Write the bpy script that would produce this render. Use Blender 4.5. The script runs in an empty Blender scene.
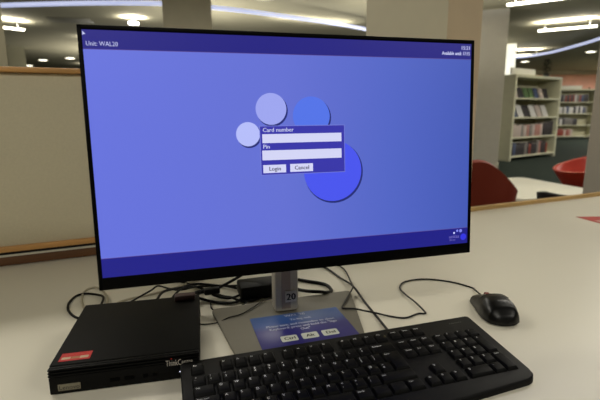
import bpy, bmesh, math, random
from math import sin, cos, pi, radians
from mathutils import Vector, Matrix
random.seed(7)
S = bpy.context.scene
COL = S.collection
DZ = 0.73                       # height of the desk top above the floor

# ------------------------------------------------------------------ camera
cd = bpy.data.cameras.new('camera'); cam = bpy.data.objects.new('camera', cd); COL.objects.link(cam)
cd.sensor_width = 36.0; cd.lens = 439.7 / 600 * 36; cd.clip_start = .02; cd.clip_end = 100
cam.location = (0, 0, .3511 + DZ)
PITCH, ROLL = .1965, -.0076
cR = Vector((1, 0, 0)); cF = Vector((0, cos(PITCH), -sin(PITCH))); cU = Vector((0, sin(PITCH), cos(PITCH)))
R2 = cR * cos(ROLL) + cU * sin(ROLL); U2 = -cR * sin(ROLL) + cU * cos(ROLL)
m = Matrix((R2, U2, -cF)).transposed()
cam.rotation_euler = m.to_euler()
cd.dof.use_dof = True; cd.dof.focus_distance = .67; cd.dof.aperture_fstop = 6.6
S.camera = cam

# ------------------------------------------------------------------ view, world, room light
S.view_settings.view_transform = 'Standard'; S.view_settings.look = 'None'
S.view_settings.gamma = 1; S.view_settings.use_curve_mapping = False
S.view_settings.exposure = 0.0
w = bpy.data.worlds.new('world'); S.world = w; w.use_nodes = True
w.node_tree.nodes['Background'].inputs[0].default_value = (1, .93, .78, 1)
w.node_tree.nodes['Background'].inputs[1].default_value = .05

def area(name, loc, size, power, col=(1, .93, .76), rot=(0, 0, 0)):
    l = bpy.data.lights.new(name, 'AREA'); l.shape = 'RECTANGLE'; l.size, l.size_y = size
    l.energy = power; l.color = col
    o = bpy.data.objects.new(name, l); COL.objects.link(o); o.location = loc; o.rotation_euler = rot
    return o
W1 = (1, .955, .855)
UP = (pi, 0, .4)
# unseen room luminaires, down and up; those for hall, mural and rear are added fill
for (nm, x, y, dn, up) in [('over_desk', 2.1, 2.3, 31, 5), ('left', -2.1, 1.6, 36, 5), ('behind', -.5, -1.5, 36, 6), ('behind_right', 2.6, -.8, 30, 6), ('front_hall_fill', -.9, 3.3, 26, 6),
                           ('seating', 4.4, 4.9, 50, 14), ('left_middle', -3.9, 5.2, 30, 14), ('middle', 0.3, 9.0, 22, 10), ('shelves', 7.9, 7.2, 230, 16), ('mural_fill', 13.0, 17.6, 130, 5),
                           ('far', 11.2, 13.6, 220, 20), ('far_left_fill', -4.4, 11.0, 30, 6), ('far_middle_fill', 2.5, 12.0, 40, 20), ('rear_left_fill', -7.0, 16.5, 30, 10)]:
    area('ceiling_light_' + nm, (x, y, DZ + 1.90), (1.6, .25), dn, W1, (0, 0, .4))
    area('ceiling_uplight_' + nm, (x, y, DZ + 1.92), (1.6, .25), up, W1, UP)
# added uplights without any lamp in the hall, to brighten the ceiling
for (nm, x, y, p) in [('a', -1.5, 8.0, 40), ('b', 1.6, 7.5, 32), ('c', -5.0, 13.0, 85), ('d', 3.8, 13.0, 34), ('e', -.5, 17.5, 110)]:
    area('ceiling_fill_' + nm, (x, y, DZ + .75), (.8, .8), p, W1, (pi, 0, 0))

# ------------------------------------------------------------------ helpers
def lin(c):
    return tuple(((v / 255) / 12.92 if v / 255 <= .04045 else ((v / 255 + .055) / 1.055) ** 2.4) for v in c) + (1,)
MATS = {}
def mat(name, rgb, rough=.5, metal=0, emit=None, strength=1, noise=0, nscale=8, bump=0, spec=.5, coat=0):
    if name in MATS: return MATS[name]
    m = bpy.data.materials.new(name); m.use_nodes = True; nt = m.node_tree
    b = nt.nodes['Principled BSDF']
    b.inputs['Base Color'].default_value = lin(rgb); b.inputs['Roughness'].default_value = rough
    b.inputs['Metallic'].default_value = metal; b.inputs['Specular IOR Level'].default_value = spec
    b.inputs['Coat Weight'].default_value = coat
    if emit:
        b.inputs['Emission Color'].default_value = lin(emit); b.inputs['Emission Strength'].default_value = strength
    if noise or bump:
        tc = nt.nodes.new('ShaderNodeTexCoord'); n = nt.nodes.new('ShaderNodeTexNoise')
        n.inputs['Scale'].default_value = nscale; n.inputs['Detail'].default_value = 4
        nt.links.new(tc.outputs['Object'], n.inputs['Vector'])
        if noise:
            r = nt.nodes.new('ShaderNodeValToRGB'); c = lin(rgb)
            r.color_ramp.elements[0].position = .3; r.color_ramp.elements[1].position = .7
            r.color_ramp.elements[0].color = tuple(v * (1 - noise) for v in c[:3]) + (1,)
            r.color_ramp.elements[1].color = tuple(min(1, v * (1 + noise)) for v in c[:3]) + (1,)
            nt.links.new(n.outputs['Fac'], r.inputs[0]); nt.links.new(r.outputs[0], b.inputs['Base Color'])
        if bump:
            bp = nt.nodes.new('ShaderNodeBump'); bp.inputs['Strength'].default_value = bump
            bp.inputs['Distance'].default_value = .002
            nt.links.new(n.outputs['Fac'], bp.inputs['Height']); nt.links.new(bp.outputs[0], b.inputs['Normal'])
    MATS[name] = m
    return m
def wood(name, rgb, rough=.45, axis=0):
    m = mat(name, rgb, rough); nt = m.node_tree; b = nt.nodes['Principled BSDF']
    tc = nt.nodes.new('ShaderNodeTexCoord'); mp = nt.nodes.new('ShaderNodeMapping'); n = nt.nodes.new('ShaderNodeTexNoise')
    sc = [40, 40, 40]; sc[axis] = 3; mp.inputs['Scale'].default_value = sc
    n.inputs['Detail'].default_value = 6; n.inputs['Scale'].default_value = 2
    r = nt.nodes.new('ShaderNodeValToRGB'); c = lin(rgb)
    r.color_ramp.elements[0].color = tuple(v * .72 for v in c[:3]) + (1,); r.color_ramp.elements[0].position = .3
    r.color_ramp.elements[1].color = tuple(v * 1.15 for v in c[:3]) + (1,); r.color_ramp.elements[1].position = .7
    nt.links.new(tc.outputs['Object'], mp.inputs[0]); nt.links.new(mp.outputs[0], n.inputs['Vector'])
    nt.links.new(n.outputs['Fac'], r.inputs[0]); nt.links.new(r.outputs[0], b.inputs['Base Color'])
    return m
def glow(name, rgb, strength=1):
    """a thing that gives off light: black body with emission"""
    return mat(name, (4, 4, 5), .35, emit=rgb, strength=strength)

class MB:
    """collects shapes, builds ONE mesh object"""
    def __init__(s): s.v = []; s.f = []; s.mi = []; s.sm = []
    def add(s, verts, faces, mi=0, smooth=False):
        k = len(s.v); s.v += [tuple(p) for p in verts]
        for f in faces: s.f.append([k + i for i in f]); s.mi.append(mi); s.sm.append(smooth)
        return s
    def bm(s, b, mi=0, smooth=False, M=None):
        b.verts.ensure_lookup_table(); b.verts.index_update()
        vs = [(M @ v.co) if M else v.co.copy() for v in b.verts]
        s.add(vs, [[v.index for v in f.verts] for f in b.faces], mi, smooth); b.free(); return s
    def box(s, c, d, bev=0, mi=0, M=None, seg=2):
        b = bmesh.new(); bmesh.ops.create_cube(b, size=1)
        for v in b.verts: v.co = Vector((c[0] + v.co.x * d[0], c[1] + v.co.y * d[1], c[2] + v.co.z * d[2]))
        if bev: bmesh.ops.bevel(b, geom=b.edges[:], offset=bev, segments=seg, affect='EDGES', profile=.5)
        return s.bm(b, mi, bool(bev), M)
    def prism(s, poly, z0, z1, bev=0, mi=0, M=None, seg=2):
        b = bmesh.new(); n = len(poly)
        lo = [b.verts.new((p[0], p[1], z0)) for p in poly]; hi = [b.verts.new((p[0], p[1], z1)) for p in poly]
        b.faces.new(lo[::-1]); b.faces.new(hi)
        for i in range(n): b.faces.new((lo[i], lo[(i + 1) % n], hi[(i + 1) % n], hi[i]))
        bmesh.ops.recalc_face_normals(b, faces=b.faces[:])
        if bev:
            es = [e for e in b.edges if abs(e.verts[0].co.z - e.verts[1].co.z) < 1e-9]
            bmesh.ops.bevel(b, geom=es, offset=bev, segments=seg, affect='EDGES', profile=.5)
        return s.bm(b, mi, bool(bev), M)
    def tube(s, pts, r, n=10, mi=0, smooth_path=True, sub=8, radii=None):
        P = [Vector(p) for p in pts]
        if smooth_path and len(P) > 2:
            Q = []
            for i in range(len(P) - 1):
                a = P[max(i - 1, 0)]; b = P[i]; c = P[i + 1]; d = P[min(i + 2, len(P) - 1)]
                for k in range(sub):
                    t = k / sub
                    Q.append(.5 * ((2 * b) + (c - a) * t + (2 * a - 5 * b + 4 * c - d) * t * t + (3 * b - a - 3 * c + d) * t ** 3))
            Q.append(P[-1]); P = Q
        ring = []; up = Vector((0, 0, 1)); T0 = None
        for i, p in enumerate(P):
            t = (P[min(i + 1, len(P) - 1)] - P[max(i - 1, 0)]).normalized()
            if T0 is None:
                a = t.cross(up)
                if a.length < .1: a = t.cross(Vector((0, 1, 0)))
                a.normalize()
            else:
                a = (a - t * a.dot(t)).normalized()
            T0 = t; bb = t.cross(a); ring.append([p + (a * cos(2 * pi * k / n) + bb * sin(2 * pi * k / n)) * r for k in range(n)])
        vs = [q for rr in ring for q in rr]; fs = []
        for i in range(len(P) - 1):
            for k in range(n):
                fs.append((i * n + k, i * n + (k + 1) % n, (i + 1) * n + (k + 1) % n, (i + 1) * n + k))
        fs.append(list(range(n))[::-1]); fs.append([(len(P) - 1) * n + k for k in range(n)])
        return s.add(vs, fs, mi, True)
    def cyl(s, a, b, r, n=16, mi=0): return s.tube([a, b], r, n, mi, False)
    def lathe(s, prof, n=32, c=(0, 0, 0), mi=0):
        vs = []; fs = []
        for (r, z) in prof:
            for k in range(n): vs.append((c[0] + r * cos(2 * pi * k / n), c[1] + r * sin(2 * pi * k / n), c[2] + z))
        for i in range(len(prof) - 1):
            for k in range(n): fs.append((i * n + k, i * n + (k + 1) % n, (i + 1) * n + (k + 1) % n, (i + 1) * n + k))
        fs.append(list(range(n))[::-1]); fs.append([(len(prof) - 1) * n + k for k in range(n)])
        return s.add(vs, fs, mi, True)
    def text(s, body, size, O, ux, uy, mi=0, align='LEFT', stretch=1):
        vs, fs, wd = text_geo(body); O, ux, uy = Vector(O), Vector(ux), Vector(uy)
        off = {'LEFT': 0, 'CENTER': wd / 2, 'RIGHT': wd}[align]
        return s.add([O + ux * ((x - off) * size * stretch) + uy * (y * size) for x, y in vs], fs, mi)
    def disc(s, c, r, ux, uy, mi=0, n=40):
        c, ux, uy = Vector(c), Vector(ux), Vector(uy)
        return s.add([c + ux * (r * cos(2 * pi * k / n)) + uy * (r * sin(2 * pi * k / n)) for k in range(n)], [list(range(n))], mi)
    def build(s, name, mats, parent=None, loc=None, rotz=0):
        me = bpy.data.meshes.new(name); me.from_pydata(s.v, [], s.f)
        if not isinstance(mats, (list, tuple)): mats = [mats]
        for m in mats: me.materials.append(m)
        for p, mi, sm in zip(me.polygons, s.mi, s.sm): p.material_index = mi; p.use_smooth = sm
        me.validate(); me.update()
        if any(s.sm):
            b = bmesh.new(); b.from_mesh(me)
            for e in b.edges:
                if len(e.link_faces) == 2 and e.calc_face_angle(0) > radians(38): e.smooth = False
            b.to_mesh(me); b.free()
        o = bpy.data.objects.new(name, me); COL.objects.link(o)
        if parent: o.parent = parent
        if loc: o.location = loc
        o.rotation_euler = (0, 0, rotz)
        return o
TG = {}
def text_geo(body):
    if body not in TG:
        c = bpy.data.curves.new('lettering', 'FONT'); c.body = body; c.size = 1; c.resolution_u = 2
        o = bpy.data.objects.new('lettering', c); COL.objects.link(o)
        dg = bpy.context.evaluated_depsgraph_get(); me = bpy.data.meshes.new_from_object(o.evaluated_get(dg))
        vs = [(v.co.x, v.co.y) for v in me.vertices]; fs = [list(p.vertices) for p in me.polygons]
        wd = max([v[0] for v in vs], default=0)
        bpy.data.objects.remove(o); bpy.data.curves.remove(c); bpy.data.meshes.remove(me)
        TG[body] = (vs, fs, wd)
    return TG[body]
def tag(o, label=None, cat=None, group=None, kind=None):
    if label: o['label'] = label
    if cat: o['category'] = cat
    if group: o['group'] = group
    if kind: o['kind'] = kind
    return o
def thing(name, loc, rotz, label, cat, group=None):
    o = bpy.data.objects.new(name, None); COL.objects.link(o); o.location = loc; o.rotation_euler = (0, 0, rotz)
    o.empty_display_size = .05
    return tag(o, label, cat, group)
def copy_tree(o, parent=None):
    c = o.copy(); COL.objects.link(c)
    if parent: c.parent = parent
    for ch in [x for x in bpy.data.objects if x.parent == o]: copy_tree(ch, c)
    return c
def struct(o): o['kind'] = 'structure'; return o
X3, Y3, Z3 = Vector((1, 0, 0)), Vector((0, 1, 0)), Vector((0, 0, 1))

# ------------------------------------------------------------------ room shell
CEIL = DZ + 2.11
XL, XR, YB, YF = -13, 14, -4, 20.5
M_carpet = mat('carpet_green', (34, 43, 37), .95, noise=.3, nscale=60, spec=.1)
M_ceil = mat('ceiling_paint', (168, 163, 140), .9, noise=.04, nscale=2, spec=.1)
M_wall = mat('wall_paint', (186, 180, 158), .85, noise=.03, nscale=3, spec=.2)
struct(MB().box(((XL + XR) / 2, (YB + YF) / 2, -.05), (XR - XL, YF - YB, .1)).build('floor', M_carpet))
struct(MB().box(((XL + XR) / 2, (YB + YF) / 2, CEIL + .05), (XR - XL, YF - YB, .1)).build('ceiling', M_ceil))
struct(MB().box(((XL + XR) / 2, YF + .05, CEIL / 2), (XR - XL, .1, CEIL)).build('wall_back', M_wall))
struct(MB().box(((XL + XR) / 2, YB - .05, CEIL / 2), (XR - XL, .1, CEIL)).build('wall_front', M_wall))
struct(MB().box((XL - .05, (YB + YF) / 2, CEIL / 2), (.1, YF - YB, CEIL)).build('wall_left', M_wall))
struct(MB().box((XR + .05, (YB + YF) / 2, CEIL / 2), (.1, YF - YB, CEIL)).build('wall_right', M_wall))
M_pink = mat('pink_paint', (236, 178, 156), .85, noise=.12, nscale=1.5)
M_tan = mat('tan_paint', (212, 192, 160), .8, noise=.03)
M_olive = mat('olive_cream_paint', (216, 208, 182), .8, noise=.03)
M_greyp = mat('grey_paint', (186, 182, 172), .8, noise=.03)

def column(name, corner, ang, w_, d_, mats, front=None):
    """square pier standing on the floor; corner = its front left corner"""
    b = MB(); b.box((w_ / 2, d_ / 2, CEIL / 2), (w_, d_, CEIL))
    o = b.build(name, mats, None, (corner[0], corner[1], 0), ang)
    if front is not None:            # the left face takes the second material
        for p in o.data.polygons: p.material_index = 1 if p.normal.x < -.5 else 0
    return struct(o)
# pier just behind the desk: tan front face, cream left face
column('wall_pier_behind_desk', (.483, 1.51), .75, .24, .335, [M_tan, M_olive], 1)
# far grey column
u = Vector((.91, -.41)); a = math.atan2(-.41, .91)
column('wall_column_grey', (3.683 - .91 * .8, 8.157 + .41 * .8), a, .8, .5, M_greyp)
struct(MB().box((.4, .25, .05), (.83, .53, .1)).build('trim_1', mat('skirting_pale', (190, 186, 165), .6), None, (3.683 - .91 * .8, 8.157 + .41 * .8, 0), a))
# grey post at the right edge
column('wall_post_right', (1.44, 2.20), math.atan2(-.53, .85), .28, .10, mat('post_grey', (182, 175, 162), .7))
# left columns
column('wall_column_centre', (-1.60, 5.5), math.atan2(.28, .96), .57, .5, M_olive)
column('wall_column_left', (-2.47, 2.85), math.atan2(.6, .8) , .56, .3, mat('dark_olive_paint', (120, 114, 92), .8))
column('wall_column_far_left', (-7.60, 12.0), math.atan2(.55, .83), .40, .4, mat('pale_olive_paint', (190, 186, 160), .8))

# painted pink panel with dark shapes high on the back wall
mu = MB(); mu.box((12.5, YF - .03, DZ + 1.35), (4.2, .04, 1.15))
mu = mu.build('wall_panel_back', M_pink); struct(mu)
mb = MB()
def blob(mb, cx, cz, rx, rz_, y, n=14, seed=1, mi=0):
    rnd = random.Random(seed)
    pts = [(cx + rx * cos(2 * pi * k / n) * rnd.uniform(.7, 1.1), cz + rz_ * sin(2 * pi * k / n) * rnd.uniform(.7, 1.1)) for k in range(n)]
    vs = [(p[0], y, p[1]) for p in pts] + [(p[0], y + .02, p[1]) for p in pts]
    fs = [list(range(n)), list(range(n, 2 * n))[::-1]] + [(k, (k + 1) % n, n + (k + 1) % n, n + k) for k in range(n)]
    mb.add(vs, fs, mi)
for (cx, cz, rx, rz_, sd) in [(13.3, DZ + 1.02, .62, .10, 3), (12.4, DZ + 1.12, .12, .22, 4), (12.75, DZ + .98, .3, .07, 8), (13.1, DZ + 1.2, .07, .2, 9)]:
    blob(mb, cx, cz, rx, rz_, YF - .08, seed=sd)
struct(mb.build('trim_2', mat('mural_dark_red', (92, 34, 40), .8)))

# ------------------------------------------------------------------ desk and its screen
UA = math.atan2(.391, .920)          # the direction the desk runs in
def D(s, t): return (s * .920 - t * .391, s * .391 + t * .920)
M_desk = mat('white_laminate', (220, 215, 198), .42, noise=.012, nscale=3, spec=.4)
M_woode = wood('oak_lipping', (196, 160, 100), .5)
M_woodb = wood('brown_beech', (208, 156, 92), .5)
M_woodd = wood('shaded_beech', (104, 68, 38), .55)  # base rail wood, with its shade put into the brown
desk = thing('desk', (*D(0, .68), 0), UA, 'long white laminate desk with oak edging under the computer', 'desk')
MB().prism([(-1.7, -.488), (2.0, -.488), (2.0, .489), (.29, .489), (.29, .530), (-1.7, .530)], DZ - .028, DZ - .0001, .0012).build('desktop', M_desk, desk)
MB().box((1.14, .499, DZ - .008), (1.72, .020, .042), .002).build('edge_rail', M_woode, desk)
for x in (-1.6, .15, 1.9): MB().box((x, 0, (DZ - .029) / 2), (.03, .8, DZ - .029), .002).build('support_panel', M_desk, desk)
scr = thing('desk_screen', (*D(-.35, 1.178), DZ), UA, 'low cream desk divider screen with wooden rails on the left of the desk', 'desk screen')
L0, L1 = -.9, .62; cx = (L0 + L1) / 2; ln = L1 - L0
# the panel sits just behind the back rails
MB().box((cx, .02, .24), (ln, .028, .405), .002).build('panel', mat('cream_fabric', (204, 196, 170), .9, noise=.03, nscale=200, spec=.1), scr)
MB().box((cx, .015, .4490), (ln + .004, .044, .0115), .003).build('top_cap', M_woodb, scr)
MB().box((cx, .010, .0415), (ln, .026, .013), .002).build('bottom_rail', M_woodb, scr)
MB().box((cx, .016, .012), (ln, .024, .022), .002).build('base_rail', M_woodd, scr)
MB().box((cx, .004, .0255), (ln, .006, .005), .0005).build('white_strip', mat('white_edge', (200, 196, 180), .5), scr)
MB().box((cx + .08, .0035, .0315), (ln - .16, .004, .006), .0005).build('shadow_gap_strip', mat('gap_black', (10, 10, 10), .8), scr)
MB().box((-.03 - .27, .002, .0275), (.22, .012, .012), .001).build('grey_clip', mat('clip_grey', (128, 122, 106), .5), scr)

# ------------------------------------------------------------------ monitor
MYAW, TILT = .2676, .0727
mon = thing('computer_monitor', (.0067, .592, DZ), MYAW, 'large black widescreen monitor showing a blue library login page', 'monitor')
M_blk = mat('black_plastic', (12, 12, 12), .45, noise=.1, nscale=400, spec=.3)
M_bez = mat('bezel_black', (4, 4, 4), .5, spec=.06)
M_back = mat('monitor_back_black', (26, 26, 28), .5)
M_silv = mat('silver_plastic', (206, 200, 186), .45, metal=0, noise=.03, nscale=300)
ZB = .1329
ct, st = cos(TILT), sin(TILT)
def SP(u_, v_, w_=0):        # a point on the display: u across, v up from the bottom edge, w out of the glass
    return Vector((u_, v_ * st - w_ * ct, ZB + v_ * ct + w_ * st))
PU = X3.copy(); PV = Vector((0, st, ct))
TM = Matrix(((1, 0, 0, 0), (0, -ct, st, 0), (0, st, ct, ZB), (0, 0, 0, 1)))    # (u, w, v) -> local
TMm = Matrix(((1, 0, 0, 0), (0, ct, st, 0), (0, -st, ct, ZB), (0, 0, 0, 1)))   # (u, depth, v) -> local
W2, H2 = .2695, .322
# bezel frame around the display
fr = MB()
su0, su1, sv0, sv1 = -.2645, .2645, .016, .3165
for (c, d) in [((0, .004, sv0 / 2), (2 * W2, .010, sv0)), ((0, .004, (sv1 + H2) / 2), (2 * W2, .010, H2 - sv1)),
               ((-(W2 + .2645) / 2, .004, H2 / 2), (W2 - .2645, .010, H2)), (((W2 + .2645) / 2, .004, H2 / 2), (W2 - .2645, .010, H2))]:
    fr.box(c, d, .0006, M=TMm)
fr.build('bezel', M_bez, mon)
hs = MB(); hs.box((0, .0135, H2 / 2), (2 * W2 - .002, .009, H2 - .002), .003, M=TMm)
hs.box((0, .028, H2 / 2 + .0), (.34, .026, .20), .010, M=TMm, seg=3)
hs.build('rear_housing', M_back, mon)
# display: viewing-angle darkening to the right is painted into the emission colour
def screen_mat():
    m = bpy.data.materials.new('lit_wallpaper_falloff'); m.use_nodes = True; nt = m.node_tree; b = nt.nodes['Principled BSDF']
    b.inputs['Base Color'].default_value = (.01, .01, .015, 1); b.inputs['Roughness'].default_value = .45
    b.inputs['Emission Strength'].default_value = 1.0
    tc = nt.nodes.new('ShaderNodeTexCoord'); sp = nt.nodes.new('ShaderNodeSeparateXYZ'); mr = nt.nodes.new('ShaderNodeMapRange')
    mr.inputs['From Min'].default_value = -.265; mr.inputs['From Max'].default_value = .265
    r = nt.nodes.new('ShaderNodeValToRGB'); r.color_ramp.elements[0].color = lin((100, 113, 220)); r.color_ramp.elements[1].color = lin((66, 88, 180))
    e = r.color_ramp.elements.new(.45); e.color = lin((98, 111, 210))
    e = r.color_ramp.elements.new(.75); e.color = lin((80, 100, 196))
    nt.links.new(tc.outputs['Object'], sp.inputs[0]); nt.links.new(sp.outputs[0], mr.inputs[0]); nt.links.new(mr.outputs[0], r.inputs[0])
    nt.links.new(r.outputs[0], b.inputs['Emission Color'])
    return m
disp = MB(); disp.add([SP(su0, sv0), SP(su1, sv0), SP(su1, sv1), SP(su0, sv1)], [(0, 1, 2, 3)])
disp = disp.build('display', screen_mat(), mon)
def quad(u0, v0, u1, v1, w_, mi=0, b=None):
    b = b or MB(); b.add([SP(u0, v0, w_), SP(u1, v0, w_), SP(u1, v1, w_), SP(u0, v1, w_)], [(0, 1, 2, 3)], mi); return b
G_navy = glow('lit_navy', (36, 34, 128)); G_navy2 = glow('lit_navy_low', (32, 32, 134)); G_txt = glow('lit_text', (196, 200, 236)); G_line = glow('lit_line', (96, 74, 140))
tb = quad(su0, .2945, su1, sv1, .0003); quad(su0, .2940, su1, .2946, .0004, 1, tb); tb.build('title_bar', [G_navy, G_line], disp)
bb = quad(su0, sv0, su1, .0405, .0003); quad(su0, .0402, su1, .0408, .0004, 1, bb); bb.build('footer_bar', [G_navy2, G_line], disp)
WU = .0006
t = MB(); t.text('Unit: WAL20', .0076, SP(-.2612, .2982, WU), PU, PV, stretch=.86)
t.add([SP(-.2638, .3150, WU), SP(-.2638, .3100, WU), SP(-.2626, .3110, WU), SP(-.2604, .3112, WU)], [(0, 1, 2, 3)])
t.build('unit_lettering', G_txt, disp)
t = MB(); t.text('15:21', .0075, SP(.2619, .3080, WU), PU, PV, align='RIGHT'); t.text('Available until: 17:15', .0072, SP(.2619, .3000, WU), PU, PV, align='RIGHT', stretch=.78); t.text('15:21', .0075, SP(.2615, .3080, WU), PU, PV, align='RIGHT'); t.text('Available until: 17:15', .0072, SP(.2615, .3000, WU), PU, PV, align='RIGHT', stretch=.78)
t.build('clock_lettering', G_txt, disp)
G_sh = glow('lit_shadow', (38, 46, 118))
def circ(u_, v_, r, rgb, k):
    b = MB(); b.disc(SP(u_ + .0016, v_ - .002, .0004 + k * .0001), r * 1.02, PU, PV, 1); b.disc(SP(u_, v_, .0007 + k * .0001), r, PU, PV, 0)
    b.build('wallpaper_circle', [glow('lit_circle_%d' % k, rgb), G_sh], disp)
circ(-.0415, .2236, .0208, (158, 166, 240), 0); circ(-.0736, .1910, .0158, (182, 190, 250), 1)
circ(.0142, .2138, .0262, (84, 116, 232), 2); circ(.0441, .1378, .0425, (74, 86, 238), 3)
# login box with its fields and buttons
G_box = glow('lit_dialog', (56, 54, 168)); G_fld = glow('lit_field', (212, 214, 246)); G_out = glow('lit_outline', (120, 128, 214)); G_ink = glow('lit_ink', (40, 38, 70))
b = quad(-.0585, .1358, .0618, .2016, .0014, 1); quad(-.0575, .1366, .0610, .2008, .0016, 0, b)
for (x0, y0, x1, y1) in [(-.0550, .1788, .0568, .1906), (-.0558, .1560, .0566, .1690), (-.0552, .1388, -.0238, .1496), (-.0180, .1390, .0144, .1498)]:
    quad(x0, y0, x1, y1, .0018, 2, b)
for (s_, sz, x, y, al, k) in [('Card number', .0078, -.0545, .1935, 'LEFT', 3), ('Pin', .0078, -.0548, .1715, 'LEFT', 3),
                              ('Login', .0076, -.0395, .1418, 'CENTER', 4), ('Cancel', .0076, -.0018, .1420, 'CENTER', 4)]:
    b.text(s_, sz, SP(x, y, .0021), PU, PV, k, al)
    b.text(s_, sz, SP(x + .0003, y, .0021), PU, PV, k, al)
b.build('login_box', [G_box, G_out, G_fld, G_txt, G_ink], disp)
# corner emblem: three small circles, one large and a word
b = MB(); b.disc(SP(.2405, .0335, WU), .0016, PU, PV, 1); b.disc(SP(.2460, .0366, WU), .0019, PU, PV, 0); b.disc(SP(.2520, .0362, WU), .0026, PU, PV, 0)
b.disc(SP(.2570, .0262, WU), .0052, PU, PV, 2); b.text('unitas', .0078, SP(.2495, .0255, WU), PU, PV, 3, 'RIGHT')
b.text('library', .004, SP(.243, .0215, WU), PU, PV, 3, 'RIGHT')
b.build('emblem', [glow('lit_em1', (130, 136, 236)), glow('lit_em2', (200, 205, 255)), glow('lit_em3', (52, 54, 224)), glow('lit_em4', (120, 112, 196))], disp)
# stand
base = [(-.124, .180), (-.099, .006), (.100, .006), (.146, .190)]
def round_poly(poly, r, n=5):
    out = []
    for i in range(len(poly)):
        p = Vector(poly[i]); a = (Vector(poly[i - 1]) - p).normalized(); c = (Vector(poly[(i + 1) % len(poly)]) - p).normalized()
        A = p + a * r; C_ = p + c * r
        for k in range(n + 1):
            t_ = k / n; out.append(tuple(A * (1 - t_) ** 2 + p * 2 * t_ * (1 - t_) + C_ * t_ ** 2))
    return out
MB().prism(round_poly(base, .012), .0004, .008, .0015).build('stand_base', mat('base_grey', (108, 104, 92), .5, noise=.03, nscale=300), mon)
MB().box((.004, .146, .167), (.043, .030, .318), .006).build('stand_column', M_silv, mon)
MB().box((.0025, .1302, .16), (.016, .002, .29), .0005).build('column_channel', mat('channel_grey', (170, 154, 142), .5), mon)
MB().box((.004, .095, .285), (.07, .092, .07), .008).build('tilt_bracket', M_back, mon)
b = MB(); b.box((.0105, .1285, .0372), (.020, .0012, .0205), .0002); b.text('20', .0170, (.0099, .1278, .0310), X3, Z3, 1, 'CENTER'); b.text('20', .0170, (.0105, .1277, .0310), X3, Z3, 1, 'CENTER'); b.text('20', .0170, (.0111, .1276, .0310), X3, Z3, 1, 'CENTER')
tag(b.build('number_label', [mat('paper_label', (232, 226, 216), .6), mat('ink_black', (14, 14, 16), .6)], mon), 'white sticker printed 20')

# ------------------------------------------------------------------ instruction card on the stand base
kx, ky, kyaw = -.0865, .690, .287
card = MB(); cw, ch = .156, .108
card.box((cw / 2, -ch / 2, .0006), (cw, ch, .0012), .0003)
def cardmat():
    m = mat('card_blue', (40, 62, 130), .35); nt = m.node_tree; b = nt.nodes['Principled BSDF']
    tc = nt.nodes.new('ShaderNodeTexCoord'); sp = nt.nodes.new('ShaderNodeSeparateXYZ'); mr = nt.nodes.new('ShaderNodeMapRange')
    mr.inputs['From Min'].default_value = -ch; mr.inputs['From Max'].default_value = 0
    r = nt.nodes.new('ShaderNodeValToRGB'); E = r.color_ramp.elements
    E[0].color = lin((44, 40, 108)); E[1].color = lin((50, 88, 150)); e = E.new(.52); e.color = lin((48, 46, 120)); e = E.new(.68); e.color = lin((46, 76, 142))
    nt.links.new(tc.outputs['Object'], sp.inputs[0]); nt.links.new(sp.outputs[1], mr.inputs[0]); nt.links.new(mr.outputs[0], r.inputs[0]); nt.links.new(r.outputs[0], b.inputs['Base Color'])
    return m
zt = .0014
for e_ in (0, .0005):
    card.text('WAL 20', .0105, (cw / 2 - .002 + e_, -.012, zt), X3, Y3, 1, 'CENTER'); card.text('To log out:', .0092, (cw / 2 + .004 + e_, -.0265, zt), X3, Y3, 1, 'CENTER', .9)
    card.text('Please save, and remember to close', .0094, (cw / 2 + e_, -.042, zt), X3, Y3, 1, 'CENTER', .86)
    card.text('Keyboard: press and hold the "Sign', .0094, (cw / 2 + .002 + e_, -.052, zt), X3, Y3, 1, 'CENTER', .86)
    card.text('Out"', .0094, (cw / 2 + .002 + e_, -.062, zt), X3, Y3, 1, 'CENTER', .9)
for i, s_ in enumerate(('Ctrl', 'Alt', 'Del')):
    x = .047 + i * .0335
    card.prism(round_poly([(x - .0132, -.092), (x + .0132, -.092), (x + .0132, -.0745), (x - .0132, -.0745)], .003), .0010, .0015, 0, 2)
    card.text(s_, .0112, (x, -.0872, .0018), X3, Y3, 3, 'CENTER'); card.text(s_, .0112, (x + .0006, -.0872, .0018), X3, Y3, 3, 'CENTER')
card = card.build('instruction_card', [cardmat(), mat('card_print', (214, 218, 236), .5), mat('card_white', (196, 200, 190), .5), mat('ink_black', (14, 14, 16))], None, (kx, ky, DZ + .0083), kyaw)
tag(card, 'blue laminated card with Ctrl Alt Del keys lying on the stand base', 'instruction card')

# ------------------------------------------------------------------ small form factor computer
pc = thing('mini_computer', (-.3185, .4982, DZ), .217, 'flat black mini computer with red sticker at the left of keyboard', 'computer')
M_pc = mat('pc_black', (9, 9, 8), .6, noise=.12, nscale=500, spec=.10)
pw, pd, ph = .186, .194, .038
def shear(b, M=None): return b
MB().box((pw / 2, pd / 2 + .004, ph / 2 + .0012), (pw, pd - .008, ph - .0024), .0018).build('case', M_pc, pc)
b = MB(); b.box((pw / 2, .004, .0135), (pw, .007, .0235), .0015)
for i in range(3): b.box((pw / 2, .0035 - i * .0, .0275 + i * .0038), (pw, .0085 - i * .0012, .0022), .0008)
b.box((pw / 2, .0055, .030), (pw - .002, .004, .014), .0005)
b.build('front_bezel', mat('pc_bezel', (6, 6, 6), .5, spec=.12), pc)
b = MB(); b.box((.0235, .0002, .0108), (.0265, .0012, .0088), .0003); b.text('Lenovo', .0082, (.0235, -.0006, .0080), X3, Z3, 1, 'CENTER')
tag(b.build('badge', [mat('badge_silver', (128, 122, 104), .35, metal=.3), mat('ink_black', (14, 14, 16))], pc), 'silver maker badge')
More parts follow.
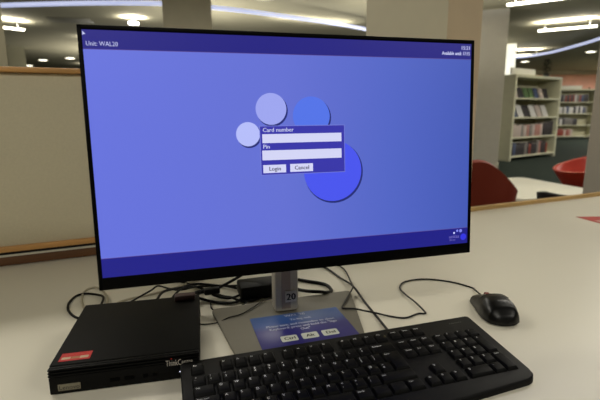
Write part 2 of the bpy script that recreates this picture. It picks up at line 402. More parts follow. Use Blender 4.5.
b = MB(); b.text('ThinkCentre', .0122, (.1425, -.0020, .0232), X3, Z3, 0, stretch=.55)
b.disc((.1500, -.0021, .0335), .0009, X3, Z3, 1, 10)
b.build('model_lettering', [mat('print_grey', (176, 170, 160), .5), mat('dot_red', (190, 40, 25), .5)], pc)
b = MB()
for (x, w_) in ((.078, .012), (.096, .012), (.116, .006), (.128, .006)): b.box((x, .0002, .0125), (w_, .0012, .0048), .0004)
b.build('port', mat('port_black', (3, 3, 3), .7, spec=.05), pc)
b = MB(); b.lathe([(.0001, 0), (.0045, 0), (.0045, .0012), (.004, .0018), (.0001, .0018)], 20)
o = b.build('power_button', mat('button_black', (30, 30, 32), .35), pc); o.location = (.172, .0006, .0125); o.rotation_euler = (radians(90), 0, 0)
b = MB(); b.disc((.1600, -.0006, .0125), .0009, X3, Z3, 0, 10); b.build('power_light', mat('led_white', (200, 200, 200), .4, emit=(220, 225, 255), strength=1.5), pc)
b = MB(); b.prism([(.0085, .0155), (.0465, .0155), (.0465, .0355), (.0085, .0355)], .0376, .0382)
for (x, w_, c) in ((.0165, .011, 1), (.0278, .0095, 2), (.0385, .0105, 1)): b.prism([(x - w_ / 2, .0195), (x + w_ / 2, .0195), (x + w_ / 2, .0252), (x - w_ / 2, .0252)], .0382, .0383, 0, c)
for k in range(5): b.prism([(.012 + k * .0068, .0295), (.0165 + k * .0068, .0295), (.0165 + k * .0068, .0315), (.012 + k * .0068, .0315)], .0382, .0383, 0, 3)
tag(b.build('sticker', [mat('sticker_red', (196, 32, 38), .4), mat('sticker_cream', (206, 180, 150), .5), mat('sticker_ochre', (180, 120, 80), .5), mat('sticker_pale_red', (206, 66, 52), .5)], pc), 'red sticker with pale print')
for x in (.02, .159):
    for y in (.02, .16): MB().lathe([(.006, 0), (.006, .0014)], 14, (x, y, 0)).build('rubber_foot', M_blk, pc)

# ------------------------------------------------------------------ keyboard
KL, KD = .455, .158
kb = thing('keyboard', (-.1615, .5310, DZ), .297, 'full size black keyboard lying in front of the monitor', 'keyboard')
M_kb = mat('keyboard_black', (9, 9, 9), .5, noise=.1, nscale=600, spec=.12)
M_key = mat('key_black', (6, 6, 6), .5, spec=.10); M_leg = mat('legend_white', (226, 226, 226), .5)
def kz(y): return .0075 + (y + KD) / KD * .0180
def kprism(b, poly, lo, hi, mi=0, bev=.002):
    bm_ = bmesh.new(); n = len(poly)
    A = [bm_.verts.new((p[0], p[1], lo(p[1]))) for p in poly]; B = [bm_.verts.new((p[0], p[1], hi(p[1]))) for p in poly]
    bm_.faces.new(A[::-1]); top = bm_.faces.new(B)
    for i in range(n): bm_.faces.new((A[i], A[(i + 1) % n], B[(i + 1) % n], B[i]))
    bmesh.ops.recalc_face_normals(bm_, faces=bm_.faces[:])
    if bev: bmesh.ops.bevel(bm_, geom=list(top.edges), offset=bev, segments=3, affect='EDGES', profile=.5)
    b.bm(bm_, mi, True)
b = MB(); KP = round_poly([(0, 0), (0, -.150)], .0)[:0] + [(0, -.004), (0, -.134), (.002, -.142), (.008, -.148), (.018, -.151), (.12, -.157), (.2275, -.158), (.335, -.157), (.432, -.151), (.441, -.148), (.448, -.141), (.450, -.132), (.4515, -.006), (.450, -.002), (.446, 0), (.004, 0)]
kprism(b, KP, lambda y: .0006 + (y + KD) / KD * .010, lambda y: kz(y) + .001, bev=.003)
b.build('body', M_kb, kb)
for x in (.03, .395): MB().box((x + .015, -.012, .0052), (.03, .008, .0100), .001).build('tilt_foot', M_kb, kb)
U = .0188; X0 = .0122
def key(x0, w_, yc, legend, h_=1, small=False, name='key', poly=None):
    """x0, w_ in key units from the left of the block; yc centre in metres"""
    b = MB(); xa = X0 + x0 * U; xb = xa + w_ * U; g = .0006
    y1 = yc + .0095 - g; y0 = yc - .0095 + g - (h_ - 1) * .019; xa += g; xb -= g
    base_ = [(xa, y0), (xb, y0), (xb, y1), (xa, y1)]
    top_ = [(xa + .0022, y0 + .0028), (xb - .0022, y0 + .0028), (xb - .0022, y1 - .0014), (xa + .0022, y1 - .0014)]
    if poly:     # the stepped return key
        base_ = [(xa + .25 * U, y0 - .019), (xb, y0 - .019), (xb, y1), (xa, y1), (xa, y0), (xa + .25 * U, y0)]
        top_ = [(xa + .25 * U + .0022, y0 - .019 + .0028), (xb - .0022, y0 - .019 + .0028), (xb - .0022, y1 - .0014), (xa + .0022, y1 - .0014), (xa + .0022, y0 + .002), (xa + .25 * U + .0022, y0 + .002)]
    n = len(base_); hz = .0050
    bm_ = bmesh.new()
    A = [bm_.verts.new((p[0], p[1], kz(p[1]) + .0005)) for p in base_]; B = [bm_.verts.new((p[0], p[1], kz(p[1]) + hz)) for p in top_]
    bm_.faces.new(A[::-1]); top = bm_.faces.new(B)
    for i in range(n): bm_.faces.new((A[i], A[(i + 1) % n], B[(i + 1) % n], B[i]))
    bmesh.ops.recalc_face_normals(bm_, faces=bm_.faces[:])
    bmesh.ops.bevel(bm_, geom=bm_.edges[:], offset=.0007, segments=2, affect='EDGES', profile=.5)
    b.bm(bm_, 0, True)
    if legend:
        sl = .018 / KD; uy = Vector((0, 1, sl)).normalized()
        lines = legend.split('\n'); sz = .0052 if (len(lines) == 1 and len(legend) == 1) else (.0044 if len(lines) > 1 and len(lines[0]) < 2 else .0034)
        for i, tx in enumerate(lines):
            yy = top_[2][1] - .0048 - i * (.0048 if len(lines[0]) < 2 else .0036)
            b.text(tx, sz, (xa + .0036, yy, kz(yy) + hz + .00015), X3, uy, 1)
    o = b.build(name, [M_key, M_leg], kb)
YR = [-.0215, -.0455, -.0645, -.0835, -.1025, -.1215]
key(0, 1, YR[0], 'Esc')
for i, x in enumerate([2, 3, 4, 5, 6.5, 7.5, 8.5, 9.5, 11, 12, 13, 14]): key(x, 1, YR[0], 'F%d' % (i + 1))
for i, s_ in enumerate(('PrtSc', 'ScrLk', 'Pause')): key(15.25 + i, 1, YR[0], s_)
for i, s_ in enumerate(['¬\n`', '!\n1', '"\n2', '£\n3', '$\n4', '%\n5', '^\n6', '&\n7', '*\n8', '(\n9', ')\n0', '_\n-', '+\n=']): key(i, 1, YR[1], s_)
key(13, 2, YR[1], 'Backspace')
key(0, 1.5, YR[2], 'Tab')
for i, s_ in enumerate('QWERTYUIOP'): key(1.5 + i, 1, YR[2], s_)
key(11.5, 1, YR[2], '{\n['); key(12.5, 1, YR[2], '}\n]'); key(13.5, 1.5, YR[2], 'Enter', poly=True)
key(0, 1.75, YR[3], 'Caps Lock')
for i, s_ in enumerate('ASDFGHJKL'): key(1.75 + i, 1, YR[3], s_)
key(10.75, 1, YR[3], ':\n;'); key(11.75, 1, YR[3], '@\n\''); key(12.75, 1, YR[3], '~\n#')
key(0, 1.25, YR[4], 'Shift'); key(1.25, 1, YR[4], '|\n\\')
for i, s_ in enumerate('ZXCVBNM'): key(2.25 + i, 1, YR[4], s_)
key(9.25, 1, YR[4], '<\n,'); key(10.25, 1, YR[4], '>\n.'); key(11.25, 1, YR[4], '?\n/'); key(12.25, 2.75, YR[4], 'Shift')
for (x, w_, s_) in [(0, 1.25, 'Ctrl'), (1.25, 1.25, ''), (2.5, 1.25, 'Alt'), (3.75, 6.25, ''), (10, 1.25, 'Alt Gr'), (11.25, 1.25, ''), (12.5, 1.25, ''), (13.75, 1.25, 'Ctrl')]: key(x, w_, YR[5], s_)
for i, s_ in enumerate(('Insert', 'Home', 'PgUp')): key(15.25 + i, 1, YR[1], s_)
for i, s_ in enumerate(('Delete', 'End', 'PgDn')): key(15.25 + i, 1, YR[2], s_)
key(16.25, 1, YR[4], '↑'); key(15.25, 1, YR[5], '←'); key(16.25, 1, YR[5], '↓'); key(17.25, 1, YR[5], '→')
for i, s_ in enumerate(('Num', '/', '*', '-')): key(18.5 + i, 1, YR[1], s_)
for r_, ss in enumerate(('789', '456', '123')):
    for i, s_ in enumerate(ss): key(18.5 + i, 1, YR[2 + r_], s_)
key(21.5, 1, YR[2], '+', h_=2); key(21.5, 1, YR[4], 'Enter', h_=2); key(18.5, 2, YR[5], '0'); key(20.5, 1, YR[5], '.')
b = MB(); b.text('Lenovo', .0075, (.407, -.0155, kz(-.0155) + .0013), X3, Y3, 0); b.build('maker_lettering', mat('print_dim', (84, 82, 80), .5), kb)
def kloc(x, y, z=0):   # world -> keyboard local
    dx, dy = x + .1615, y - .5310; c_, s_ = cos(.297), sin(.297); return (c_ * dx + s_ * dy, -s_ * dx + c_ * dy, z)
b = MB(); P = [(.1480, .628, .010), (.141, .650, .006), (.134, .699, .0022), (.120, .768, .0022), (.105, .833, .008), (.084, .896, .0022), (.058, .956, .0022), (.02, 1.0, .0022)]
b.tube([kloc(*p) for p in P], .0021); b.build('cable', M_blk, kb)

# ------------------------------------------------------------------ mouse
mo = thing('mouse', (.341, .7215, DZ), -.02, 'black wired optical mouse with red scroll wheel on the desk', 'mouse')
M_mo = mat('mouse_black', (8, 8, 8), .34, spec=.3); M_mos = mat('mouse_side', (34, 34, 33), .5)
def mouse_outline(t_):     # t_ -1 rear .. 1 front -> half width
    ks = [(-1, 0), (-.97, .012), (-.9, .0195), (-.75, .0285), (-.5, .0325), (-.2, .0330), (.1, .0315), (.4, .0300), (.7, .0292), (.9, .0285), (.97, .0265), (1, .022)]
    for (a, wa), (b_, wb) in zip(ks, ks[1:]):
        if t_ <= b_: return wa + (wb - wa) * (t_ - a) / (b_ - a)
    return ks[-1][1]
def mouse_h(t_):
    ks = [(-1, .007), (-.9, .018), (-.7, .0285), (-.4, .0350), (-.1, .0365), (.2, .0330), (.5, .0265), (.8, .0195), (1, .0150)]
    for (a, wa), (b_, wb) in zip(ks, ks[1:]):
        if t_ <= b_:
            k = (t_ - a) / (b_ - a); return wa + (wb - wa) * k
    return ks[-1][1]
b = MB(); NT, NA = 36, 17; vs = []; fs = []; LM = .051
for i in range(NT):
    t_ = -cos(pi * i / (NT - 1)) if True else 0
    hw = max(mouse_outline(t_) * .93, .002); h = mouse_h(t_)
    for k in range(NA):
        a_ = pi * k / (NA - 1); ex = .62
        cx_ = cos(a_); sx_ = sin(a_)
        x = hw * math.copysign(abs(cx_) ** ex, cx_); z = .003 + (h - .003) * sx_ ** .75
        x *= 1 - .10 * (z / .038) ** 2
        vs.append((x, t_ * LM, z))
    # underside
for i in range(NT - 1):
    for k in range(NA - 1): fs.append((i * NA + k, (i + 1) * NA + k, (i + 1) * NA + k + 1, i * NA + k + 1))
    fs.append(((i + 1) * NA, i * NA, i * NA + NA - 1, (i + 1) * NA + NA - 1))
fs.append([k for k in range(NA)]); fs.append([(NT - 1) * NA + k for k in range(NA)][::-1])
b.add(vs, [f[::-1] for f in fs], 0, True)
b.build('shell', M_mo, mo)
for y_ in (.036, -.034): MB().box((0, y_, .0018), (.02, .008, .0032), .0004).build('glide_pad', M_blk, mo)
# seam between the buttons and the shell
b = MB(); b.tube([(0, .027, .0262), (0, .02, .0288), (0, .006, .0335)], .0006, 6)
b.tube([(-.0245, .004, .0280), (-.014, .006, .0335), (0, .007, .0345), (.014, .006, .0335), (.0245, .004, .0280)], .0006, 6)
b.build('button_seam', mat('seam_black', (3, 3, 3), .6), mo)
b = MB(); b.tube([(-.0030, .036, .0178), (.0030, .036, .0178)], .0070, 20, 0, False); b.build('scroll_wheel', mat('wheel_red', (120, 18, 14), .45), mo)
def mloc(x, y, z):
    dx, dy = x - .341, y - .7215; c_, s_ = cos(-.02), sin(-.02); return (c_ * dx + s_ * dy, -s_ * dx + c_ * dy, z)
P = [(.3418, .770, .0095), (.344, .794, .0065), (.346, .820, .003), (.344, .838, .0017), (.312, .868, .0017), (.264, .884, .0017), (.219, .870, .0017), (.201, .839, .0017), (.203, .803, .003), (.212, .762, .005), (.2195, .7235, .0035),
     (.2165, .7200, .0022), (.206, .7205, .0017), (.180, .705, .0017), (.155, .712, .0017), (.129, .719, .0052), (.112, .722, .0075), (.096, .724, .0102), (.078, .726, .0102), (.0735, .7295, .0102), (.078, .745, .0102), (.090, .781, .0102), (.1035, .821, .0108), (.104, .860, .006), (.098, .95, .0017), (.07, 1.01, .0017)]
b = MB(); b.tube([mloc(*p) for p in P], .0016); b.tube([mloc(.3418, .769, .0095), mloc(.342, .786, .008)], .0026, smooth_path=False); b.build('cable', M_blk, mo)

# ------------------------------------------------------------------ loose cables behind the desk things
M_cab = mat('cable_black', (7, 7, 8), .5, spec=.2); M_cg = mat('cable_grey', (168, 160, 138), .5)
def cable(pts, r, label, m_=None, group=None, plug=None):
    o0 = Vector((pts[0][0], pts[0][1], 0)); b = MB()
    b.tube([Vector(p) - o0 for p in pts], r)
    o = b.build('cable', m_ or M_cab, None, (o0.x, o0.y, DZ)); tag(o, label, 'cable')
    return o
cable([(-.3465, .703, .012), (-.360, .735, .010), (-.378, .790, .006), (-.399, .812, .0025), (-.425, .818, .0025), (-.439, .806, .0025), (-.436, .774, .0025), (-.422, .744, .0025), (-.398, .718, .0025), (-.372, .705, .0025), (-.345, .700, .0025)], .0022, 'thick black cable looping on the desk behind the mini computer')
cable([(-.34, .70, .010), (-.362, .772, .007), (-.390, .822, .0022), (-.418, .850, .0022), (-.433, .840, .0022), (-.427, .806, .0022), (-.400, .756, .0022), (-.365, .706, .006)], .0019, 'pale grey cable making the smaller loop beside the black one', M_cg)
cable([(-.05, .905, .0035), (-.02, .889, .0035), (.012, .873, .0035), (.040, .861, .0035), (.055, .847, .0035), (.061, .820, .0035), (.050, .799, .0092), (.037, .795, .0125), (.012, .799, .0125), (-.01, .83, .0045), (-.035, .86, .0045)], .0034, 'thick black power cable looping right of the monitor stand')
cable([(-.222, .712, .024), (-.212, .754, .020), (-.192, .790, .018), (-.166, .805, .016), (-.130, .819, .030), (-.092, .842, .050), (-.06, .72, .19)][:6] + [(-.06, .85, .09), (-.05, .78, .17), (-.045, .675, .23)], .0028, 'black video cable rising from the mini computer to the monitor')
cable([(-.226, .722, .018), (-.210, .781, .010), (-.171, .776, .0035), (-.141, .766, .0035), (-.121, .771, .0035), (-.108, .792, .006)], .0026, 'black cable bowing forward between mini computer and power brick')
cable([(-.317, .71, .018), (-.306, .760, .015), (-.288, .794, .018), (-.279, .812, .020), (-.255, .799, .020), (-.231, .791, .020), (-.205, .82, .015), (-.19, .86, .003)], .0018, 'thin black cable arching behind the middle of the mini computer')
cable([(-.232, .713, .020), (-.233, .765, .022), (-.223, .806, .022), (-.200, .826, .018), (-.150, .829, .012), (-.10, .86, .003), (-.02, .90, .003)], .0022, 'black cable running right behind the power brick')
cable([(-.2, .715, .014), (-.199, .780, .012), (-.180, .800, .012), (-.162, .785, .010), (-.133, .779, .008), (-.108, .800, .010)], .0022, 'black cable curling over the desk just left of power brick')
cable([(-.27, .89, .0025), (-.229, .862, .0025), (-.192, .832, .0030), (-.152, .800, .0035), (-.132, .782, .008), (-.11, .775, .0035), (-.085, .783, .0035), (-.04, .84, .0035), (-.02, .88, .0035)], .0024, 'black cable crossing under the tangle from behind the computer')
cable([(-.345, .775, .0022), (-.328, .793, .0022), (-.296, .812, .0022), (-.261, .840, .0022), (-.239, .866, .0022), (-.20, .90, .0022)], .0020, 'pale grey network cable lying straight behind the mini computer', M_cg)
cable([(-.190, .700, .002), (-.169, .688, .0016), (-.152, .689, .0016), (-.1385, .686, .0060), (-.122, .696, .0095), (-.100, .712, .0095), (-.066, .765, .0098), (-.045, .79, .0020)], .0010, 'very thin black wire crossing the silver stand base')
cable([(-.255, .712, .020), (-.258, .770, .024), (-.235, .812, .016), (-.205, .842, .006), (-.16, .850, .004), (-.12, .835, .004), (-.11, .875, .003)], .0024, 'black cable with a wide bend farthest back in the tangle')
cable([(-.170, .775, .004), (-.160, .742, .003), (-.138, .738, .003), (-.112, .752, .003), (-.095, .785, .004)], .0013, 'thin black wire in front of the power brick, left of stand')
# power adapter behind the stand
pb = thing('power_adapter', (-.080, .815, DZ), .30, 'black power adapter brick behind the left of monitor stand', 'power adapter')
MB().box((-.004, 0, .014), (.076, .050, .027), .004).build('body', mat('adapter_black', (8, 8, 8), .5, spec=.15), pb)
MB().box((.024, -.0253, .022), (.010, .0006, .004)).build('label', mat('label_white', (200, 200, 200), .5), pb)
pl = thing('cable_connector', (-.168, .785, DZ), .35, 'black moulded connector in the cable tangle beside power adapter', 'connector')
MB().box((0, .004, .019), (.030, .014, .012), .003).build('body', M_cab, pl)
MB().cyl((-.017, .004, .019), (-.022, .004, .019), .003, 10).build('strain_relief', M_cab, pl)
pk = thing('cable_plug', (-.199, .709, DZ), .217, 'dark pinkish plug at the back right corner of mini computer', 'plug')
MB().box((0, 0, .0425), (.034, .016, .009), .002).build('body', mat('plug_mauve', (72, 48, 50), .5), pk)
MB().cyl((.0, .008, .0425), (.004, .030, .034), .0026, 10).build('cable_end', M_cab, pk)

# ------------------------------------------------------------------ leaflet at the right
lf = MB(); lf.prism([(0, 0), (.21, .005), (.30, -.30), (.075, -.30)][:4], 0, .0008)
lf.prism([(.026, -.055), (.19, -.045), (.22, -.14), (.066, -.15)], .0008, .0010, 0, 1)
tag(lf.build('leaflet', [mat('leaflet_red', (176, 52, 38), .5), mat('leaflet_pale', (206, 176, 160), .5)], None, (.926, 1.435, DZ + .0002), 0), 'red printed leaflet lying on the desk near its back edge', 'leaflet')

# ------------------------------------------------------------------ seating area
M_red = mat('red_leather', (176, 52, 34), .45, noise=.05); M_redd = mat('red_leather_deep', (134, 50, 32), .5); M_chr = mat('chrome', (180, 180, 180), .2, metal=1)
def tub_chair(name, loc, rotz, back, arm, R_, m_, label, arc=132, style=0, flare=.08):
    t_ = thing(name, (loc[0], loc[1], 0), rotz, label, 'chair', None)
    b = MB(); N = 48; rows = 8; th = .035; vs = []; fs = []
    seat_z = .38
    def top(a_):          # a_ = 0 at the middle of the back, +-1 at the arm fronts
        if style == 0: k = max(0, 1 - abs(a_) * 1.55); k = k * k * (3 - 2 * k)
        elif style == 1: k = max(0, (1 / (1 + (a_ / .31) ** 2) - .12) / .88)
        else: k = (1 + cos(pi * a_)) / 2
        return arm + (back - arm) * k - (.1 * max(0, abs(a_) - .8) if style < 2 else 0)
    def ring(a_, s_, off):  # s_ 0 bottom .. 1 top
        ang = -pi / 2 + a_ * radians(arc); z = seat_z - .10 + (top(a_) - seat_z + .10) * s_
        r = (R_ - flare + flare * s_ ** .6) + off
        return (r * cos(ang), r * sin(ang), z)
    prof = [(j / rows, 0) for j in range(rows + 1)] + [(1.02, -th / 2)] + [(j / rows, -th) for j in range(rows, -1, -1)]
    for i in range(N + 1):
        a_ = -1 + 2 * i / N
        for (s_, off) in prof: vs.append(ring(a_, s_, off))
    n = len(prof)
    for i in range(N):
        for j in range(n): fs.append((i * n + j, (i + 1) * n + j, (i + 1) * n + (j + 1) % n, i * n + (j + 1) % n))
    fs.append(list(range(n))); fs.append([N * n + j for j in range(n)][::-1])
    b.add(vs, fs, 0, True); b.build('shell', m_, t_)
    b = MB(); b.lathe([(.02, seat_z - .12), (R_ - .04 - flare, seat_z - .11), (R_ - flare, seat_z - .06), (R_ - flare + .005, seat_z), (R_ - .01 - flare, seat_z + .03), (.02, seat_z + .04)], 30)
    b.build('seat', m_, t_)
    b = MB(); b.cyl((0, 0, .02), (0, 0, seat_z - .12), .025); b.build('pedestal', M_chr, t_)
    b = MB(); b.lathe([(.03, .03), (.20, .012), (.21, .004), (.21, 0), (.03, 0)], 30); b.build('foot_disc', M_chr, t_)
    return t_
tub_chair('tub_chair', (.90, 2.72), .10, .82, .55, .42, M_redd, 'dark red tub chair beside the pier, seen from behind over the desk', 132, 1)
tub_chair('tub_chair', (2.80, 4.02), 1.45, .70, .53, .41, M_red, 'bright red tub chair on the far side of the white table', 179, 2, .24)
tub_chair('tub_chair', (1.74, 2.60), .3, .64, .60, .28, mat('black_leather', (20, 20, 22), .5), 'black tub chair at the near side of the white table')
ta = math.atan2(.292, .956)
tbm = thing('coffee_table', (2.3 - .4 * .956 - .425 * .292, 3.22 - .4 * .292 + .425 * .956, 0), ta, 'low white table between the red chairs', 'table')
MB().prism(round_poly([(-.4, -.425), (.4, -.425), (.4, .425), (-.4, .425)], .06), .455, .48, .004).build('tabletop', mat('table_white', (226, 222, 204), .4), tbm)
MB().cyl((0, 0, .01), (0, 0, .456), .04).build('pedestal', M_chr, tbm)
MB().lathe([(.03, .025), (.26, .012), (.27, 0), (.03, 0)], 30).build('foot_disc', M_chr, tbm)

# ------------------------------------------------------------------ bookcases
M_sh = mat('shelf_cream', (198, 196, 170), .6, noise=.03)
def bookcase(loc, ang, w_, d_, h_, levels, label, mid=None):
    t_ = thing('bookcase', (loc[0], loc[1], 0), ang, label, 'bookcase')
    for x in (.03, w_ - .03): MB().box((x, d_ / 2, h_ / 2), (.06 if x < .1 else .06, d_, h_), .004).build('side_panel', M_sh, t_)
    MB().box((w_ / 2, d_ / 2, h_ - .03), (w_ - .122, d_ - .002, .06), .003).build('top_panel', M_sh, t_)
    MB().box((w_ / 2, d_ - .01, h_ / 2), (w_ - .122, .02, h_ - .1)).build('back_panel', mat('shelf_back', (170, 166, 138), .7), t_)
    for z in levels: MB().box((w_ / 2, d_ / 2 - .012, z), (w_ - .122, d_ - .026, .03), .002).build('shelf', M_sh, t_)
    return t_
BW, BH = 1.95, 1.84; BA = math.radians(34.1)
LV1 = [.09, .50, .93, 1.34]
bookcase((4.557, 9.547), BA, BW, .55, BH, LV1, 'nearer cream library bookcase right of the grey column')
BA2 = math.atan2(-.16, 1.25); LV2 = [.10, .52, .95, 1.38]
bookcase((9.78, 17.15), BA2, 1.42, .4, 1.87, LV2, 'farther cream library bookcase at the right')
def sign(base_, ang, off, w_, z, label):
    b = MB(); b.box((0, 0, .07), (w_, .03, .13), .004); b.box((0, 0, .004), (w_ * .6, .09, .008), .002)
    x = base_[0] + off * cos(ang) - .10 * sin(ang) * 1; y = base_[1] + off * sin(ang) + .10 * cos(ang)
    tag(b.build('shelf_sign', mat('sign_white', (236, 234, 220), .5), None, (x, y, z), ang), label, 'sign')
sign((4.557, 9.547), BA, .42, .95, BH, 'blank white sign board on top of the nearer bookcase')
sign((9.78, 17.15), BA2, .52, .80, 1.87, 'blank white sign board on top of the farther bookcase')
COLS = dict(dark=(46, 42, 46), red=(128, 52, 40), pale=(172, 158, 150), blue=(62, 74, 104), green=(72, 98, 60), grey=(112, 108, 104), pinkish=(156, 110, 100), white=(196, 194, 190))
bproto = {}
def book(c, dims, base_, ang, off, dy, z, lean, label, group, cover=False):
    key_ = (c, dims)
    if key_ not in bproto:
        w_, d_, h_ = dims; b = MB()
        b.box((0, 0, h_ / 2), (w_, d_, h_), .002, 0); b.box((0, .004, h_ / 2), (w_ * .7, d_ - .002, h_ + .002), 0, 1)
        o = b.build('book', [mat('cover_' + c, COLS[c], .5), mat('paper', (220, 214, 196), .8)]); bproto[key_] = o
    else:
        o = bproto[key_].copy(); COL.objects.link(o)
    o.location = (base_[0] + off * cos(ang) - dy * sin(ang), base_[1] + off * sin(ang) + dy * cos(ang), z)
    o.rotation_euler = (lean, 0, ang)
    tag(o, label, 'book', group)
B1 = (4.557, 9.547); rs = random.Random(5)
# upper shelf of the nearer bookcase: covers facing out, leaning back
for i, c in enumerate(['pale', 'dark', 'green', 'green', 'blue', 'pale', 'dark']):
    book(c, (.17, .02, .24), B1, BA, .22 + i * .215, .10, LV1[3] + .0165, -.35,
         '%s book displayed face out, %s on the top shelf of nearer bookcase' % (c, ['first from left', 'second from left', 'third from left', 'in the middle', 'third from right', 'second from right', 'last on the right'][i]), 'face out books on the top shelf')
for i, c in enumerate(['blue', 'white', 'dark', 'white', 'pale', 'white']):
    book(c, (.22, .02, .28), B1, BA, .24 + i * .26, .10, LV1[2] + .0165, -.42,
         '%s magazine displayed face out, %s on the second shelf of nearer bookcase' % (c, ['first from left', 'second from left', 'third from left', 'third from right', 'second from right', 'last on the right'][i]), 'face out magazines on the second shelf')
def row(base_, ang, x0, x1, z, cols, wr, hr, dy, where, group):
    x = x0
    while x < x1:
        w_ = rs.choice(wr); h_ = rs.choice(hr); c = rs.choice(cols)
        book(c, (w_, .16, h_), base_, ang, x + w_ / 2, dy + .085, z, 0, '%s blurred book spine standing on %s' % (c, where), group)
        x += w_ + rs.choice((.003, .006, .01))
row(B1, BA, .12, 1.22, LV1[1] + .0155, ['pale', 'pinkish', 'pale', 'grey', 'pale'], (.10, .12, .08), (.26, .28, .24), .02, 'the third shelf of the nearer bookcase', 'pale books on the third shelf')
row(B1, BA, 1.36, 1.72, LV1[1] + .0155, ['dark'], (.09, .11), (.30, .33, .22), .02, 'the third shelf of the nearer bookcase, right end', 'dark books on the third shelf')
row(B1, BA, .12, 1.62, LV1[0] + .0155, ['dark', 'red', 'dark', 'grey', 'pinkish', 'dark', 'blue'], (.07, .09, .06), (.30, .28, .24), .03, 'the bottom shelf of the nearer bookcase', 'books on the bottom shelf')
B2 = (9.78, 17.15)
for k, (cols, x1) in enumerate([(['red', 'pinkish', 'red', 'pale'], .70), (['dark', 'white', 'dark', 'grey'], .82), (['blue', 'dark', 'white', 'blue', 'grey'], 1.08), (['dark', 'red', 'blue', 'white', 'grey', 'dark'], 1.12)]):
    row(B2, BA2, .10, x1, LV2[k] + .0155, cols, (.06, .08, .07), (.26, .28, .24), .02, 'the %s shelf of the farther bookcase' % ['bottom', 'second lowest', 'second', 'top'][k], 'books on the %s shelf of farther bookcase' % ['bottom', 'second lowest', 'second', 'top'][k])

# a dark plant standing on top of the nearer bookcase
pt = thing('potted_plant', (B1[0] + 1.78 * cos(BA) - .30 * sin(BA), B1[1] + 1.78 * sin(BA) + .30 * cos(BA), BH), 0, 'dark leafy plant on top of the nearer bookcase at its right end', 'plant')
MB().lathe([(.05, 0), (.07, .10), (.075, .11), (.06, .11), (.055, .10)], 24).build('pot', mat('pot_dark', (40, 38, 36), .6), pt)
b = MB(); b.cyl((0, 0, .09), (0, 0, .42), .008, 8)
rr = random.Random(3)
for k in range(160):
    h = rr.uniform(.12, .42); a_ = rr.uniform(0, 2 * pi); rad = .09 * (1 - abs(h - .25) / .3) * rr.uniform(.3, 1)
    c = Vector((rad * cos(a_), rad * sin(a_), h)); d = Vector((cos(a_), sin(a_), rr.uniform(-.3, .8))).normalized() * .07; s_ = Vector((-sin(a_), cos(a_), 0)) * .018
    b.add([c, c + d * .5 + s_, c + d, c + d * .5 - s_], [(0, 1, 2, 3)])
b.build('foliage', mat('leaf_dark', (30, 36, 28), .6), pt)

# ------------------------------------------------------------------ luminaires
M_tube = mat('lamp_tube', (250, 250, 240), .4, emit=(255, 250, 226), strength=9)
M_house = mat('lamp_housing', (210, 206, 190), .5); M_rod = mat('lamp_rod', (160, 158, 150), .4, metal=.5)
def linear_light(a, b_, label):
    a, b_ = Vector(a), Vector(b_); mid = (a + b_) / 2; L = (b_ - a).length; ang = math.atan2(b_.y - a.y, b_.x - a.x)
    t_ = thing('ceiling_light', (mid.x, mid.y, DZ + 1.95), ang, label, 'ceiling light', 'linear ceiling lights')
    MB().box((0, 0, 0), (L, .06, .030), .008).build('diffuser', M_tube, t_)
    MB().box((0, 0, .018), (L + .02, .02, .006)).build('housing', M_house, t_)
    u_ = area('uplight', (0, 0, .034), (L, .06), 26, W1, UP); u_.parent = t_; u_.rotation_euler = (pi, 0, 0)
    for s_ in (-1, 1): MB().cyl((s_ * L * .38, 0, .020), (s_ * L * .38, 0, .16), .008, 8).build('hanger', M_rod, t_)
linear_light((4.897, 9.494), (5.776, 8.998), 'suspended bright tube light nearest above the right bookcase')
linear_light((6.058, 13.626), (7.039, 13.4), 'suspended tube light low beside the grey column top')
linear_light((3.21, 7.221), (4.05, 6.68), 'suspended tube light at the top right corner edge of the photo')
linear_light((-5.9, 8.3), (-5.28, 8.95), 'suspended tube light at the far left over the divider')
M_dl = mat('downlight_glow', (250, 250, 240), .4, emit=(255, 250, 230), strength=6); M_rim = mat('downlight_rim', (210, 208, 196), .5)
for (x, y, lb) in [(8.148, 16.51, 'round downlight just above the nearer bookcase sign'), (8.842, 13.92, 'round downlight under the curved light strip at far right'),
                   (-8.358, 14.991, 'left one of the two paired downlights above the divider'), (-7.239, 14.528, 'right one of two paired downlights above the divider'),
                   (-9.776, 16.585, 'lowest distant downlight just above the divider top rail'), (-.523, 7.25, 'dim downlight above the curved strip over the monitor')]:
    t_ = thing('downlight', (x, y, CEIL - .03), 0, lb, 'ceiling light', 'round downlights')
    MB().lathe([(.165, .03), (.165, .0), (.14, 0), (.14, .03)], 28).build('rim', M_rim, t_)
    MB().lathe([(.001, .012), (.138, .012), (.138, .028), (.001, .028)], 28).build('lens', M_dl if x != -.523 else mat('downlight_dim', (200, 198, 170), .5, emit=(230, 225, 190), strength=.8), t_)
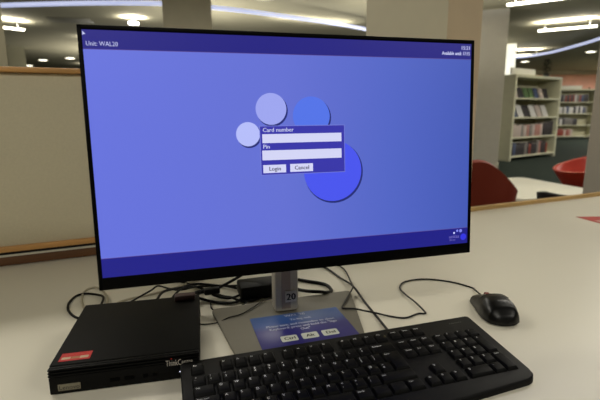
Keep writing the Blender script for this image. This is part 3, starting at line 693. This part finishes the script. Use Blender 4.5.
# spot near the top left
t_ = thing('spotlight', (-3.07, 8.662, CEIL), .3, 'square bright spotlight below the ceiling left of the monitor top', 'ceiling light')
u_ = area('uplight', (0, 0, -.06), (.3, .12), 16, W1, UP); u_.parent = t_; u_.rotation_euler = (pi, 0, 0)
MB().box((0, 0, -.11), (.18, .12, .04), .015).build('lamp_head', mat('spot_glow', (250, 250, 240), .4, emit=(255, 250, 232), strength=14), t_)
MB().cyl((0, 0, -.07), (0, 0, 0), .02, 10).build('stem', M_rod, t_)
# square ceiling diffuser
v = thing('ceiling_vent', (-4.35, 8.9, CEIL), .2, 'grey slotted air vent in the ceiling above the divider', 'air vent')
MB().box((0, 0, -.004), (.75, .5, .006), .002).build('frame', mat('vent_grey', (150, 146, 128), .6), v)
for k in range(4): MB().box((0, -.17 + k * .115, -.009), (.66, .05, .004), .001).build('slat', mat('vent_slat', (140, 136, 120), .6), v)
# long curved strip of cold light
P = [(-7.5, 7.0), (-5.4, 6.7), (-4.157, 6.56), (-3.305, 6.49), (-2.6, 6.47), (-1.869, 6.54), (-1.301, 6.76), (-.736, 7.07), (-.138, 7.47), (.534, 7.96), (1.266, 8.60), (2.4, 9.9), (3.8, 11.7), (5.2, 12.95), (6.2, 13.1), (6.6, 12.2), (6.556, 10.942), (6.42, 9.857), (6.1, 8.4), (5.4, 6.6)]
b = MB(); o0 = Vector((0, 8, 0)); b.tube([Vector((x, y, 0)) - o0 for x, y in P], .030, 10, sub=10)
st_ = thing('light_strip', (0, 8, DZ + 1.85), 0, 'long curved bluish white light strip sweeping under the ceiling', 'light strip')
b.build('diffuser', mat('strip_glow', (230, 235, 255), .4, emit=(186, 194, 232), strength=.9), st_)
for (x, y) in [(-4.157, 6.56), (-1.869, 6.54), (1.266, 8.60), (5.2, 12.95), (6.42, 9.857)]: MB().cyl((x, y - 8, .04), (x, y - 8, .26), .006, 8).build('hanger', M_rod, st_)
# overlit white wall strip behind the grey column; its light is painted as emission
t_ = thing('overlit_wall_strip', (5.42, 12.2, 0), math.atan2(-.43, .9), 'tall overexposed white wall strip beside the grey column, its light painted as glow', 'wall strip')
MB().box((.0, 0, DZ + 1.35), (.62, .08, 1.45), .01).build('overlit_face', mat('painted_wall_glow', (250, 250, 240), .5, emit=(250, 246, 226), strength=1.1), t_)
MB().box((.0, .0, DZ - .06), (.58, .07, 1.34), .01).build('plinth', M_sh, t_)
